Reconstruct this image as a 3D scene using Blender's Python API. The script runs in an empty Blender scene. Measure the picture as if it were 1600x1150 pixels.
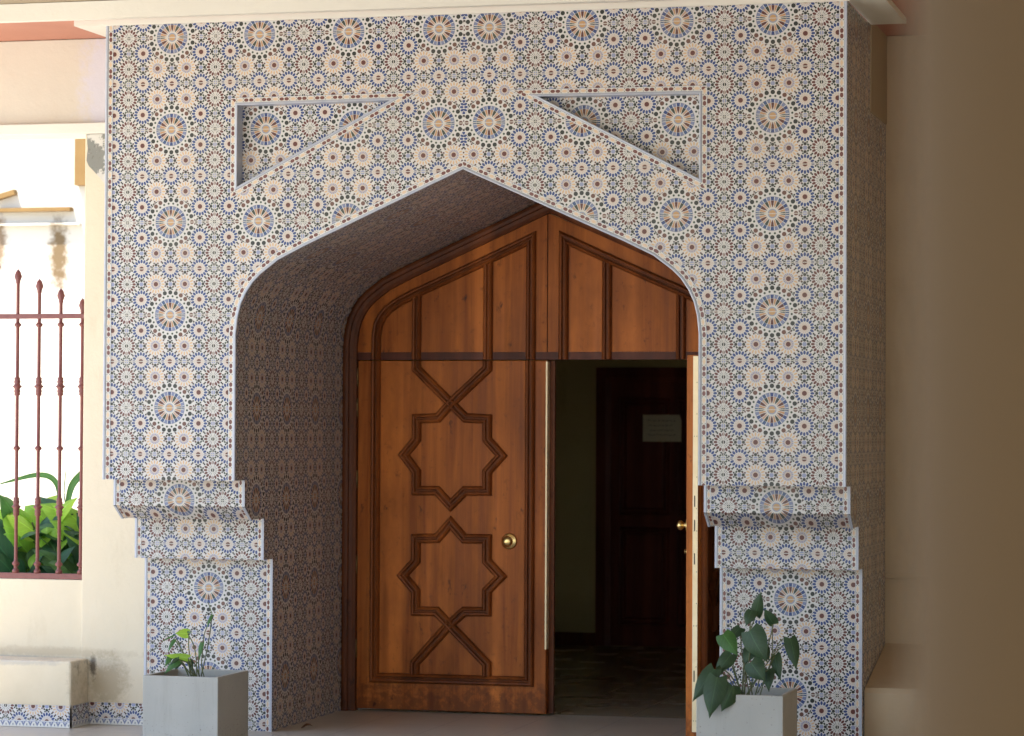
import bpy, bmesh, math, random
from math import sin, cos, pi, radians, atan2, sqrt, floor
from mathutils import Vector, Matrix, geometry
random.seed(7)
S = bpy.context.scene
COL = S.collection

# ------------------------------------------------------------------ camera
CAM = Vector((4.038, -14.3647, 1.6857))
YAW, PITCH, ROLL, FPX = .2566, .0213, .0049, 4449.6
fw = Vector((-sin(YAW)*cos(PITCH), cos(YAW)*cos(PITCH), sin(PITCH)))
rr = Vector((cos(YAW), sin(YAW), 0)); uu = rr.cross(fw)
r2 = rr*cos(ROLL)+uu*sin(ROLL); u2 = -rr*sin(ROLL)+uu*cos(ROLL)
cd = bpy.data.cameras.new("camera"); cam = bpy.data.objects.new("camera", cd); COL.objects.link(cam)
M = Matrix((r2, u2, -fw)).transposed().to_4x4(); M.translation = CAM
cam.matrix_world = M
cd.sensor_width = 36; cd.lens = FPX/1600*36; cd.clip_end = 500; cd.clip_start = .1
cd.dof.use_dof = True; cd.dof.focus_distance = 15.2; cd.dof.aperture_fstop = 2.8
S.camera = cam
# ------------------------------------------------------------------ sky and sun
W = bpy.data.worlds.new("World"); S.world = W; W.use_nodes = True
wn = W.node_tree.nodes; wl = W.node_tree.links
bg = wn["Background"]; sky = wn.new("ShaderNodeTexSky"); sky.sky_type = 'NISHITA'; sky.sun_disc = False
SUN_EL, SUN_AZ = radians(66), radians(222)     # azimuth clockwise from +Y (north): sun stands front left
sky.sun_elevation = SUN_EL; sky.sun_rotation = SUN_AZ
wl.new(sky.outputs[0], bg.inputs[0]); bg.inputs[1].default_value = .13
sd = bpy.data.lights.new("sun", 'SUN'); sd.energy = 4.5; sd.angle = radians(.5); sd.color = (1, .95, .88)
sun = bpy.data.objects.new("sun", sd); COL.objects.link(sun)
to_sun = Vector((sin(SUN_AZ)*cos(SUN_EL), cos(SUN_AZ)*cos(SUN_EL), sin(SUN_EL)))
sun.rotation_euler = to_sun.to_track_quat('Z', 'Y').to_euler()
S.view_settings.view_transform = 'Standard'; S.view_settings.look = 'None'
S.view_settings.gamma = 1; S.view_settings.exposure = 2.14
S.render.engine = 'CYCLES'
S.cycles.max_bounces = 10; S.cycles.diffuse_bounces = 6

# ------------------------------------------------------------------ small node language
class N:
    def __init__(s, nt): s.nt = nt
    def node(s, t, **k):
        n = s.nt.nodes.new(t)
        for a, b in k.items(): setattr(n, a, b)
        return n
    def put(s, sock, v):
        if isinstance(v, V): s.nt.links.new(v.o, sock)
        elif isinstance(v, bpy.types.NodeSocket): s.nt.links.new(v, sock)
        else: sock.default_value = v
    def m(s, op, *a):
        n = s.node("ShaderNodeMath", operation=op)
        for i, x in enumerate(a): s.put(n.inputs[i], x)
        return V(s, n.outputs[0])
    def mix(s, a, b, f):
        n = s.node("ShaderNodeMix", data_type='RGBA')
        for i, x in ((6, a), (7, b)):
            s.put(n.inputs[i], x if not isinstance(x, tuple) else (*x, 1) if len(x) == 3 else x)
        s.put(n.inputs[0], f)
        return n.outputs[2]
    def noise(s, vec, scale, detail=3, rough=.5, dist=0.):
        n = s.node("ShaderNodeTexNoise")
        s.put(n.inputs['Vector'], vec); n.inputs['Scale'].default_value = scale
        n.inputs['Detail'].default_value = detail; n.inputs['Roughness'].default_value = rough
        n.inputs['Distortion'].default_value = dist
        return V(s, n.outputs[0])
    def ramp(s, v, lo, hi):
        n = s.node("ShaderNodeMapRange"); s.put(n.inputs[0], v)
        n.inputs[1].default_value = lo; n.inputs[2].default_value = hi
        return V(s, n.outputs[0])
    def scale(s, vec, x, y, z):
        n = s.node("ShaderNodeVectorMath", operation='MULTIPLY'); s.put(n.inputs[0], vec)
        n.inputs[1].default_value = (x, y, z); return n.outputs[0]
    def pos(s):
        n = s.node("ShaderNodeNewGeometry"); return n.outputs['Position']
    def obj(s):
        return s.node("ShaderNodeTexCoord").outputs['Object']
    def xyz(s, vec):
        n = s.node("ShaderNodeSeparateXYZ"); s.put(n.inputs[0], vec)
        return [V(s, o) for o in n.outputs]
class V:
    def __init__(s, n, o): s.n = n; s.o = o
    def __add__(a, b): return a.n.m('ADD', a, b)
    __radd__ = __add__
    def __sub__(a, b): return a.n.m('SUBTRACT', a, b)
    def __rsub__(a, b): return a.n.m('SUBTRACT', b, a)
    def __mul__(a, b): return a.n.m('MULTIPLY', a, b)
    __rmul__ = __mul__
    def __truediv__(a, b): return a.n.m('DIVIDE', a, b)
    def __lt__(a, b): return a.n.m('LESS_THAN', a, b)
    def __gt__(a, b): return a.n.m('GREATER_THAN', a, b)
    def abs(a): return a.n.m('ABSOLUTE', a)
    def floor(a): return a.n.m('FLOOR', a)
    def frac(a): return a.n.m('FRACT', a)
    def sqrt(a): return a.n.m('SQRT', a)

def newmat(name, rough=.6, spec=.5, metal=0.):
    m = bpy.data.materials.new(name); m.use_nodes = True
    b = m.node_tree.nodes["Principled BSDF"]
    b.inputs['Roughness'].default_value = rough; b.inputs['Metallic'].default_value = metal
    b.inputs['Specular IOR Level'].default_value = spec
    return m, N(m.node_tree), b
def bump(n, b, h, strength=.3, dist=.01):
    k = n.node("ShaderNodeBump"); n.put(k.inputs['Height'], h)
    k.inputs['Strength'].default_value = strength; k.inputs['Distance'].default_value = dist
    n.nt.links.new(k.outputs[0], b.inputs['Normal'])
MAT = {}
def mottled(name, c1, c2, sc=3., rough=.7, metal=0., bs=.0, det=5, spec=.5, bsc=60):
    m, n, b = newmat(name, rough, spec, metal)
    p = n.pos(); f = n.ramp(n.noise(p, sc, det, .6), .3, .7)
    n.put(b.inputs['Base Color'], n.mix(c1, c2, f))
    if bs: bump(n, b, n.noise(p, bsc, 4), bs, .004)
    MAT[name] = m; return m

# ---- zellige tile: UV is in pattern periods (0.5 m)
OFFW = (.565, .548, .535)
def tile_mat(name):
    m, n, b = newmat(name, .22, .5)
    uv = n.node("ShaderNodeUVMap").outputs[0]
    u, v, _ = n.xyz(uv)
    fx = (u-n.m('ROUND', u)).abs(); fy = (v-n.m('ROUND', v)).abs()
    X = fx*6.; Y = fy*6.
    DK = (.016, .020, .016); RED = (.10, .026, .020); BLU = (.020, .046, .165); LB = (.23, .26, .41)
    CR = (.55, .38, .23); PK = (.60, .42, .31); ORG = (.46, .28, .13); GRN = (.035, .055, .035)
    s = X+Y; t = X-Y
    sc = (s*.5).floor()*2.+1.; tc = (t*.5).floor()*2.+1.
    i = (sc+tc)*.5; j = (sc-tc)*.5
    dx = X-i; dy = Y-j; r = (dx*dx+dy*dy).sqrt()
    a = n.m('ARCTAN2', dy, dx)*(16/(2*pi))
    af = (a-n.m('ROUND', a))            # -.5 .. .5
    lat = af*r*(2*pi/16)
    isred = i > 2.5
    iscr = (i > .5)*(i < 1.5)
    pet = ((r-.49)/.122)*((r-.49)/.122)+((lat/.077)*(lat/.077))*(1.+iscr*.9) < 1.
    bgc = n.mix(OFFW, (.55, .54, .53), n.noise(uv, 9, 2))
    ringcol = n.mix(n.mix((.50, .42, .36), bgc, isred), LB, iscr*(n.m('PINGPONG', a*1., .5) > .22))
    c = n.mix(bgc, ringcol, (r < .34)*(r > .2))
    c = n.mix(c, (.56, .54, .53), (af.abs() < .2)*(r > .2)*(r < .36)*(isred < .5)*(iscr < .5))
    c = n.mix(c, (.54, .44, .37), (r < .205)*(isred < .5))
    tick = (af.abs() < .14)*(r > .17)*(r < .33)*isred
    c = n.mix(c, GRN, tick)
    pcol = n.mix(n.mix(BLU, CR, iscr), RED, isred)
    c = n.mix(c, pcol, pet)
    c = n.mix(c, n.mix(RED, DK, isred), r < n.m('MULTIPLY_ADD', isred, -.03, .15))
    # small dots between petals
    ah = (a-a.floor())-.5; lath = ah*r*(2*pi/16)
    dot = ((r-.665)*(r-.665)+lath*lath) < .0036
    c = n.mix(c, n.mix(DK, (.10, .05, .04), iscr), dot)
    # even lattice squares
    se = n.m('ROUND', s*.5)*2.; te = n.m('ROUND', t*.5)*2.
    ex = X-(se+te)*.5; ey = Y-(se-te)*.5
    axx = ex.abs(); ayy = ey.abs(); mx = n.m('MAXIMUM', axx, ayy); mn = n.m('MINIMUM', axx, ayy)
    c = n.mix(c, LB, (mx < .125)*((axx+ayy) < .19))
    c = n.mix(c, DK, ((mx-.245)*(mx-.245)+mn*mn) < .0095)
    c = n.mix(c, n.mix(GRN, RED, iscr), ((mx-.2)*(mx-.2)+(mn-.17)*(mn-.17)) < .0034)
    # medallion
    R = (X*X+Y*Y).sqrt(); A = n.m('ARCTAN2', Y, X)*(24/(2*pi))
    k = n.m('ROUND', A); AF = A-k; LT = AF*R*(2*pi/24)
    odd = n.m('MODULO', k, 2.)
    k4 = n.m('MODULO', k+1., 4.) < 1.5
    mc = bgc
    mc = n.mix(mc, n.mix(DK, (.12, .05, .035), k4), ((R-1.46)*(R-1.46)+LT*LT) < .0190)
    Ah = (A-A.floor())-.5; LH = Ah*R*(2*pi/24)
    mc = n.mix(mc, GRN, ((R-1.22)*(R-1.22)+LH*LH) < .0050)
    mc = n.mix(mc, (.115, .135, .21), (R < 1.05)*(R > .80))
    mc = n.mix(mc, (.60, .60, .60), (AF.abs() > .42)*(R > .81)*(R < 1.03))
    seg = (AF.abs() < .40)*(R < 1.02)*(R > .82)
    mc = n.mix(mc, n.mix(n.mix(BLU, (.16, .19, .32), odd), (.03, .07, .18), k4*(1.-odd)), seg)
    mc = n.mix(mc, (.54, .53, .51), R < .81)
    wed = (AF.abs() < n.m('MINIMUM', (R-.31)*1.9, .47-odd*.13))*(R < .80)*(R > .38)
    wcol = n.mix(n.mix((.085, .022, .016), (.025, .035, .022), k4), n.mix((.43, .23, .11), (.44, .27, .18), k4), odd)
    mc = n.mix(mc, wcol, wed)
    mc = n.mix(mc, (.24, .28, .38), R < .29)
    mc = n.mix(mc, ORG, R < .215)
    c = n.mix(c, mc, R < 1.62)
    # joints of the half-by-quarter-period tiles
    jl = n.m('MAXIMUM', n.m('MAXIMUM', fy < .0042, fy > .4958), fx > .4965)
    c = n.mix(c, (.60, .57, .52), jl)
    jd = n.m('MAXIMUM', fy < .0012, n.m('MAXIMUM', fy > .4988, fx > .4988))
    c = n.mix(c, (.33, .30, .27), jd)
    # faint grime
    pz = n.pos(); g = n.ramp(n.noise(pz, 2.3, 5, .6), .45, .8)
    c = n.mix(c, (.30, .27, .22), g*.18)
    n.put(b.inputs['Base Color'], c)
    b.inputs['Specular IOR Level'].default_value = .4
    n.put(b.inputs['Roughness'], n.ramp(n.noise(pz, 5, 3), .2, .9)*.25+.25)
    bump(n, b, n.noise(pz, 14, 2)+jd*-.6, .12, .004)
    MAT[name] = m; return m
tile_mat('zellige')

# ---- border band: u along in motif periods, v across 0..1
def border_mat():
    m, n, b = newmat('border_band', .3, .5)
    u, v, _ = n.xyz(n.node("ShaderNodeUVMap").outputs[0])
    fu = (u-n.m('ROUND', u)).abs(); w = (v-.5).abs()
    c = n.mix((.58, .53, .47), (.50, .49, .48), n.noise(n.pos(), 40, 2))
    cr = ((fu-.5).abs()/.17+w/.30) < 1.
    c = n.mix(c, (.60, .44, .30), cr)
    d = ((fu-.14)/.125)*((fu-.14)/.125)+(w/.32)*(w/.32) < 1.
    c = n.mix(c, (.13, .035, .028), d)
    dd = ((fu-.31)/.028)*((fu-.31)/.028)+((w-.28)/.09)*((w-.28)/.09) < 1.
    c = n.mix(c, (.05, .07, .05), dd)
    c = n.mix(c, (.66, .65, .63), w > .34)
    c = n.mix(c, (.20, .23, .31), w > .43)
    jt = n.m('PINGPONG', u, 2.5) < .02
    c = n.mix(c, (.62, .60, .56), jt)
    n.put(b.inputs['Base Color'], c); MAT['border_band'] = m
border_mat()
mottled('edge_trim', (.36, .40, .50), (.46, .48, .54), 20, .25)
mottled('skirting_white', (.6, .58, .54), (.52, .5, .47), 8, .3)

def skirt_mat():           # triangle frieze along the bottom of the skirting: u in motif periods, v 0..1
    m, n, b = newmat('triangle_frieze', .3, .5)
    u, v, _ = n.xyz(n.node("ShaderNodeUVMap").outputs[0])
    fu = (u-n.m('ROUND', u)).abs()
    c = n.mix((.60, .58, .54), (.16, .18, .28), fu < (v-.12)*.42)
    c = n.mix(c, (.60, .58, .54), (fu < .05)*(v > .7))
    c = n.mix(c, (.10, .11, .16), (((fu-.5)/.07)*((fu-.5)/.07)+((v-.42)/.2)*((v-.42)/.2)) < 1.)
    c = n.mix(c, (.20, .22, .34), v > .93)
    n.put(b.inputs['Base Color'], c); MAT['triangle_frieze'] = m
skirt_mat()

# ---- wood
def wood(name, c1, c2, c3, dirt=.5, rough=.42):
    m, n, b = newmat(name, rough, .15)
    p = n.obj()
    g1 = n.noise(n.scale(p, 14, 14, .55), 1.6, 5, .6, .6)
    g2 = n.noise(n.scale(p, 90, 90, 1.6), 1.5, 3, .6)
    big = n.noise(n.scale(p, 5.5, 5.5, .12), 1.2, 2)
    c = n.mix(c1, c2, n.ramp(g1, .32, .68))
    c = n.mix(c, c3, n.ramp(g2, .5, .78)*.45)
    c = n.mix(c, tuple(x*1.35 for x in c2), n.ramp(big, .50, .62)*.75)
    d = n.ramp(n.noise(n.scale(p, 9, 9, 4.5), 1.6, 6, .72), .60, .70)
    bl = n.ramp(n.noise(n.scale(p, 2.2, 2.2, .8), 1.3, 5, .65), .42, .72)
    c = n.mix(c, tuple(x*.55 for x in c1), bl*.75)
    c = n.mix(c, (.035, .012, .008), d*dirt)
    x, y, z = n.xyz(p)
    low = n.ramp(n.noise(n.scale(p, 12, 12, 12), 1.5, 4, .7)+n.ramp(z, .26, .02)*.28, .58, .74)
    c = n.mix(c, (.06, .018, .01), low*dirt*.6)
    n.put(b.inputs['Base Color'], c)
    n.put(b.inputs['Roughness'], n.ramp(g1, .2, .9)*.25+(rough-.1))
    bump(n, b, g2*.5+g1, .22, .003)
    MAT[name] = m; return m
wood('door_wood', (.27, .066, .010), (.49, .150, .028), (.15, .034, .008), .9)
wood('moulding_wood', (.14, .036, .009), (.24, .068, .015), (.08, .02, .008), .6)
wood('dark_wood', (.10, .030, .012), (.17, .052, .018), (.03, .01, .008), .8)
wood('rail_wood', (.085, .026, .016), (.12, .038, .022), (.03, .01, .01), .5)
wood('inner_door_wood', (.13, .030, .022), (.17, .040, .028), (.03, .01, .008), .2)
mottled('brass', (.80, .58, .25), (.62, .43, .17), 14, .28, 1.)
mottled('brass_plate', (.84, .70, .46), (.74, .58, .34), 9, .45, .25)
mottled('tarnished_brass', (.30, .2, .09), (.16, .11, .06), 30, .5, .8)
mottled('screw_dark', (.03, .02, .015), (.05, .04, .03), 30, .6)

# ---- plaster, paint
def plaster(name, c1, c2, dirtc, dirt=.5, spots=()):
    m, n, b = newmat(name, .85, .25)
    p = n.pos(); x, y, z = n.xyz(p)
    c = n.mix(c1, c2, n.ramp(n.noise(p, 1.3, 5, .6), .3, .7))
    sm = n.ramp(n.noise(n.scale(p, 1, 1, .45), 3.2, 7, .7), .56, .78)
    c = n.mix(c, dirtc, sm*dirt)
    lo = n.ramp(z+n.noise(p, 5, 5, .7)*.35, .62, .28)
    c = n.mix(c, dirtc, lo*dirt*.8)
    for (sx, sz, rx, rz, col, k) in spots:
        ddx = (x-sx)/rx; ddz = (z-sz)/rz
        q = n.ramp((ddx*ddx+ddz*ddz).sqrt()+(n.noise(p, 16, 6, .75)-.5)*1.9, 1.05, .45)
        c = n.mix(c, col, q*k)
    n.put(b.inputs['Base Color'], c)
    bump(n, b, n.noise(p, 7, 5, .6)+n.noise(p, 60, 3)*.25, .35, .012)
    MAT[name] = m; return m
plaster('cream_plaster', (.70, .62, .48), (.65, .57, .43), (.42, .32, .19), .35,
        [(-2.27, .24, .14, .17, (.36, .29, .19), .7), (-2.36, .33, .025, .08, (.10, .08, .06), .9),
         (-2.6, .40, .6, .035, (.42, .33, .22), .45), (-2.8, .36, .5, .02, (.45, .42, .38), .6)])
plaster('upper_plaster', (.60, .55, .46), (.56, .51, .43), (.5, .4, .28), .2,
        [(-2.32, 3.62, .17, .5, (.56, .54, .58), 1.)])
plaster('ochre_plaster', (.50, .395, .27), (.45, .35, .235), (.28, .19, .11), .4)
plaster('buff_plaster', (.58, .45, .28), (.52, .40, .25), (.28, .19, .11), .3)
plaster('brown_plaster', (.060, .033, .009), (.048, .026, .007), (.035, .019, .006), .5)
plaster('white_plaster', (.70, .68, .61), (.66, .64, .57), (.5, .45, .36), .12)
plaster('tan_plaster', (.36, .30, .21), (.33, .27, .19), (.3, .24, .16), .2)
plaster('pink_plaster', (.50, .24, .17), (.45, .21, .15), (.38, .2, .14), .25)
plaster('olive_plaster', (.60, .52, .26), (.54, .46, .23), (.12, .1, .05), .4)
plaster('outer_plaster', (.52, .48, .41), (.48, .44, .37), (.42, .34, .22), .15,
        [(-4.93, 3.0, .10, .34, (.12, .075, .03), .95), (-5.45, 3.1, .1, .3, (.16, .10, .05), .9)])
plaster('amber_plaster', (.20, .125, .045), (.16, .09, .03), (.10, .06, .03), .5)
def peel_mat():
    m, n, b = newmat('peeled_plaster', .9, .2)
    p = n.pos(); q = n.ramp(n.noise(p, 11, 6, .62), .49, .52)
    c = n.mix((.60, .58, .53), (.23, .235, .215), q)
    c = n.mix(c, (.16, .15, .13), n.ramp(n.noise(p, 60, 3), .62, .7)*.7)
    n.put(b.inputs['Base Color'], c); bump(n, b, q*-1.+n.noise(p, 50, 3)*.3, .6, .008)
    MAT['peeled_plaster'] = m
peel_mat()
def floor_mat(name, c1, c2, size, rough):
    m, n, b = newmat(name, rough, .5)
    p = n.pos(); x, y, z = n.xyz(p)
    fx = (x/size).frac(); fy = (y/size+.31).frac()
    ln = n.m('MAXIMUM', fx < .008, fy < .008)
    c = n.mix(c1, c2, n.ramp(n.noise(p, 3, 5, .55), .25, .75))
    c = n.mix(c, tuple(k*.45 for k in c1), n.ramp(n.noise(p, 1.1, 4, .55), .5, .85)*.15)
    c = n.mix(c, tuple(k*.4 for k in c1), ln)
    n.put(b.inputs['Base Color'], c)
    n.put(b.inputs['Roughness'], n.ramp(n.noise(p, 3, 3), .2, .9)*.08+rough+.08)
    MAT[name] = m
floor_mat('porch_tiles', (.48, .43, .36), (.51, .465, .395), .45, .2)
floor_mat('hall_tiles', (.36, .31, .22), (.34, .29, .205), .45, .15)
floor_mat('paving', (.52, .49, .43), (.46, .43, .37), .6, .6)
def planter_mat():
    m, n, b = newmat('planter_grey', .6, .35)
    p = n.pos(); x, y, z = n.xyz(p)
    c = n.mix((.42, .415, .385), (.375, .37, .345), n.ramp(n.noise(p, 5, 5), .3, .7))
    st = n.ramp(n.noise(n.scale(p, 16, 16, 1.6), 1.4, 5, .65), .55, .75)
    c = n.mix(c, (.26, .245, .21), st*.35)
    sp = n.ramp(n.noise(p, 75, 3, .6)+n.ramp(z, .22, .0)*.10, .66, .72)
    c = n.mix(c, (.15, .12, .09), sp*.6)
    n.put(b.inputs['Base Color'], c); bump(n, b, n.noise(p, 30, 4), .15, .004); MAT['planter_grey'] = m
planter_mat()
mottled('soil', (.035, .022, .015), (.07, .045, .03), 50, .95, 0, .8)
mottled('fence_paint', (.20, .060, .052), (.16, .045, .040), 30, .45, 0, .15)
mottled('paper', (.80, .76, .62), (.74, .70, .56), 9, .8)
mottled('ink', (.03, .03, .03), (.05, .05, .05), 9, .8)
mottled('dry_leaf', (.12, .05, .02), (.07, .03, .015), 40, .8)
def leaf_mat(name, c1, c2, tr=.35, rough=.52, vein=None):
    m, n, b = newmat(name, rough, .45)
    u, v, _ = n.xyz(n.node("ShaderNodeUVMap").outputs[0])
    p = n.pos()
    c = n.mix(c1, c2, n.ramp(n.noise(p, 18, 3), .3, .7))
    vc = vein or tuple(min(1, k*1.7) for k in c2)
    w = (v-.5).abs()
    mid = w < .022
    vv = ((u*7.-w*5.).frac() < .10)*(w > .02)
    c = n.mix(c, vc, n.m('MAXIMUM', mid*.7, vv*.3))
    n.put(b.inputs['Base Color'], c)
    t = n.node("ShaderNodeBsdfTranslucent"); n.put(t.inputs[0], n.mix(c, tuple(min(1, k*2.2) for k in c2), .5))
    mx = n.node("ShaderNodeMixShader"); mx.inputs[0].default_value = tr
    n.nt.links.new(b.outputs[0], mx.inputs[1]); n.nt.links.new(t.outputs[0], mx.inputs[2])
    out = [q for q in n.nt.nodes if q.type == 'OUTPUT_MATERIAL'][0]
    n.nt.links.new(mx.outputs[0], out.inputs[0])
    MAT[name] = m
leaf_mat('leaf_dark', (.022, .050, .020), (.035, .075, .028), .2)
leaf_mat('leaf_mid', (.045, .12, .03), (.065, .17, .04), .3)
leaf_mat('leaf_bright', (.26, .50, .045), (.34, .60, .07), .55)
leaf_mat('leaf_deep', (.02, .07, .03), (.03, .10, .04), .25)
mottled('stem_green', (.08, .12, .04), (.12, .12, .05), 30, .6)

# ------------------------------------------------------------------ mesh tools
def tag(o, label=None, cat=None, group=None, kind=None):
    for k, v in (('label', label), ('category', cat), ('group', group), ('kind', kind)):
        if v: o[k] = v
    return o
def empty(name, loc=(0, 0, 0), rz=0, **k):
    o = bpy.data.objects.new(name, None); COL.objects.link(o); o.location = loc; o.rotation_euler = (0, 0, rz)
    o.empty_display_size = .1
    return tag(o, **k)
class MB:
    def __init__(s): s.v = []; s.f = []; s.uv = []; s.mi = []; s.sm = []
    def face(s, pts, uv=None, mi=0, sm=False):
        b = len(s.v); s.v += [tuple(p) for p in pts]; s.f.append(list(range(b, b+len(pts))))
        s.uv.append(uv or [(0, 0)]*len(pts)); s.mi.append(mi); s.sm.append(sm)
    def box(s, a, c, mi=0, uvf=None):
        x0, y0, z0 = a; x1, y1, z1 = c
        P = [(x0, y0, z0), (x1, y0, z0), (x1, y1, z0), (x0, y1, z0), (x0, y0, z1), (x1, y0, z1), (x1, y1, z1), (x0, y1, z1)]
        for q in ((0, 1, 5, 4), (1, 2, 6, 5), (2, 3, 7, 6), (3, 0, 4, 7), (4, 5, 6, 7), (3, 2, 1, 0)):
            pts = [P[k] for k in q]; s.face(pts, [uvf(p) for p in pts] if uvf else None, mi)
    def tube(s, path, rad, n=8, mi=0, caps=True, sm=True):
        path = [Vector(p) for p in path]; rings = []
        if not isinstance(rad, (list, tuple)): rad = [rad]*len(path)
        ref = None
        for i, p in enumerate(path):
            d = (path[min(i+1, len(path)-1)]-path[max(i-1, 0)]).normalized()
            if ref is None: ref = d.orthogonal().normalized()
            ref = (ref-d*ref.dot(d)).normalized(); q = d.cross(ref)
            rings.append([p+(ref*cos(2*pi*k/n)+q*sin(2*pi*k/n))*rad[i] for k in range(n)])
        for a, b in zip(rings, rings[1:]):
            for k in range(n):
                l = (k+1) % n; s.face([a[k], a[l], b[l], b[k]], mi=mi, sm=sm)
        if caps:
            s.face(rings[0][::-1], mi=mi); s.face(rings[-1], mi=mi)
    def lathe(s, o, axis, prof, n=16, mi=0):
        o = Vector(o); axis = Vector(axis).normalized(); e = axis.orthogonal().normalized(); g = axis.cross(e)
        rings = [[o+axis*h+(e*cos(2*pi*k/n)+g*sin(2*pi*k/n))*r for k in range(n)] for r, h in prof]
        for a, b in zip(rings, rings[1:]):
            for k in range(n):
                l = (k+1) % n; s.face([a[k], a[l], b[l], b[k]], mi=mi, sm=True)
        s.face(rings[0][::-1], mi=mi); s.face(rings[-1], mi=mi)
    def sweep(s, path, prof, closed=False, to3=None, drift=0., mi=0, uv=None):
        """path: 2-D polyline; prof: [(offset, height)]; to3(x, z, height) -> 3-D. Mitred corners. uv=(period) -> u along, v across"""
        P = [Vector(p) for p in path]; n = len(P); sec = []; L = 0
        for i in range(n):
            a = P[i-1] if (i > 0 or closed) else None; b = P[(i+1) % n] if (i < n-1 or closed) else None
            d1 = (P[i]-a).normalized() if a is not None else (b-P[i]).normalized()
            d2 = (b-P[i]).normalized() if b is not None else d1
            n1 = Vector((-d1.y, d1.x)); n2 = Vector((-d2.y, d2.x)); mt = (n1+n2)
            if mt.length < 1e-6: mt = n1
            mt.normalize(); k = 1/max(.25, mt.dot(n1))
            if i > 0: L += (P[i]-P[i-1]).length
            sec.append(([P[i]+mt*k*o for o, h in prof], L, drift*i/n))
        if closed: sec.append((sec[0][0], L+(P[0]-P[-1]).length, 0))
        o0 = prof[0][0]; ow = prof[-1][0]-o0
        for ii, ((A, la, da), (B, lb, db)) in enumerate(zip(sec, sec[1:])):
            Q0 = P[ii]
            for k in range(len(prof)-1):
                h0, h1 = prof[k][1], prof[k+1][1]
                pts = [to3(*A[k], h0+da), to3(*B[k], h0+db), to3(*B[k+1], h1+db), to3(*A[k+1], h1+da)]
                q = None
                if uv:
                    v0 = (prof[k][0]-o0)/ow; v1 = (prof[k+1][0]-o0)/ow
                    dd = (B[k]-A[k]).normalized(); g_ = lambda p: (la+(p-Q0).dot(dd))/uv
                    q = [(g_(A[k]), v0), (g_(B[k]), v0), (g_(B[k+1]), v1), (g_(A[k+1]), v1)]
                s.face(pts, q, mi)
        if not closed:
            for A, la, da in (sec[0], sec[-1]):
                s.face([to3(*A[k], prof[k][1]+da) for k in range(len(prof))], mi=mi)
    def build(s, name, mats, parent=None, bevel=0, merge=True, loc=None):
        me = bpy.data.meshes.new(name); me.from_pydata(s.v, [], s.f)
        ul = me.uv_layers.new(name="UVMap"); k = 0
        for fi, f in enumerate(s.f):
            for q in s.uv[fi]: ul.data[k].uv = q; k += 1
        for mm in (mats if isinstance(mats, (list, tuple)) else [mats]): me.materials.append(MAT[mm])
        for p, mi, sm in zip(me.polygons, s.mi, s.sm): p.material_index = mi; p.use_smooth = sm
        if merge:
            bm = bmesh.new(); bm.from_mesh(me); bmesh.ops.remove_doubles(bm, verts=bm.verts, dist=1e-5)
            bmesh.ops.recalc_face_normals(bm, faces=bm.faces); bm.to_mesh(me); bm.free()
        o = bpy.data.objects.new(name, me); COL.objects.link(o)
        if loc: o.location = loc
        if parent: o.parent = parent
        if bevel:
            md = o.modifiers.new("bevel", 'BEVEL'); md.width = bevel; md.segments = 2; md.limit_method = 'ANGLE'
        return o
def boxobj(name, a, c, mat, parent=None, bevel=0):
    m = MB(); m.box(a, c); return m.build(name, mat, parent, bevel)

# points given as seen against a plane inside each pot
def onplane(px, py, y):
    d = fw*FPX+(px-800)*r2+(575-py)*u2; t = (y-CAM.y)/d.y; return CAM+d*t
# ------------------------------------------------------------------ layout constants (metres)
P = .5; Z0 = 3.789; XL = -1.637; XR = .138
ZS, ZT = 1.40, 3.862
AP = [(1.26, 1.40), (1.26, 2.18), (1.25, 2.275), (1.232, 2.345), (1.204, 2.405), (1.165, 2.462), (1.12, 2.507), (1.02, 2.582), (.872, 2.655), (0, 3.046)]
ARCH = [(-x, z) for x, z in AP]+[(x, z) for x, z in AP[-2::-1]]
OUT = 2.018
DY = 1.89
def tuv(x, z):
    return ((x-(XL if x < 0 else XR))/P, (z-Z0)/P)
def juv(y, z): return ((y-.336)/P, (z-Z0)/P)

# ================================================================== THE TILED PORTAL
portal = empty('tiled_portal', label='tall porch archway faced in blue, cream and brown mosaic tiles around the wooden doors', cat='archway')
TRI = [(-1.258, 2.975), (-1.258, 3.412), (-.405, 3.418)]          # inner edge of the left niche
mb = MB()
for sgn in (-1, 1):
    half = [(0, ZT), (0, 3.046)]+[(sgn*x, z) for x, z in AP[-2::-1]]+[(sgn*OUT, ZS), (sgn*OUT, ZT)]
    hole = [(-sgn*x if sgn == 1 else x, z) for x, z in TRI]
    polys = [[Vector((x, z, 0)) for x, z in half], [Vector((x, z, 0)) for x, z in hole]]
    flat = half+hole
    for t in geometry.tessellate_polygon(polys):
        pts = [flat[i] for i in t]
        a = (pts[1][0]-pts[0][0])*(pts[2][1]-pts[0][1])-(pts[2][0]-pts[0][0])*(pts[1][1]-pts[0][1])
        if abs(a) < 1e-9: continue
        def uvs(x, z): return ((x-(XL if sgn < 0 else XR))/P, (z-Z0)/P)
        mb.face([(x, 0, z) for x, z in pts], [uvs(x, z) for x, z in pts])
mb.build('tiled_face', 'zellige', portal)
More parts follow.
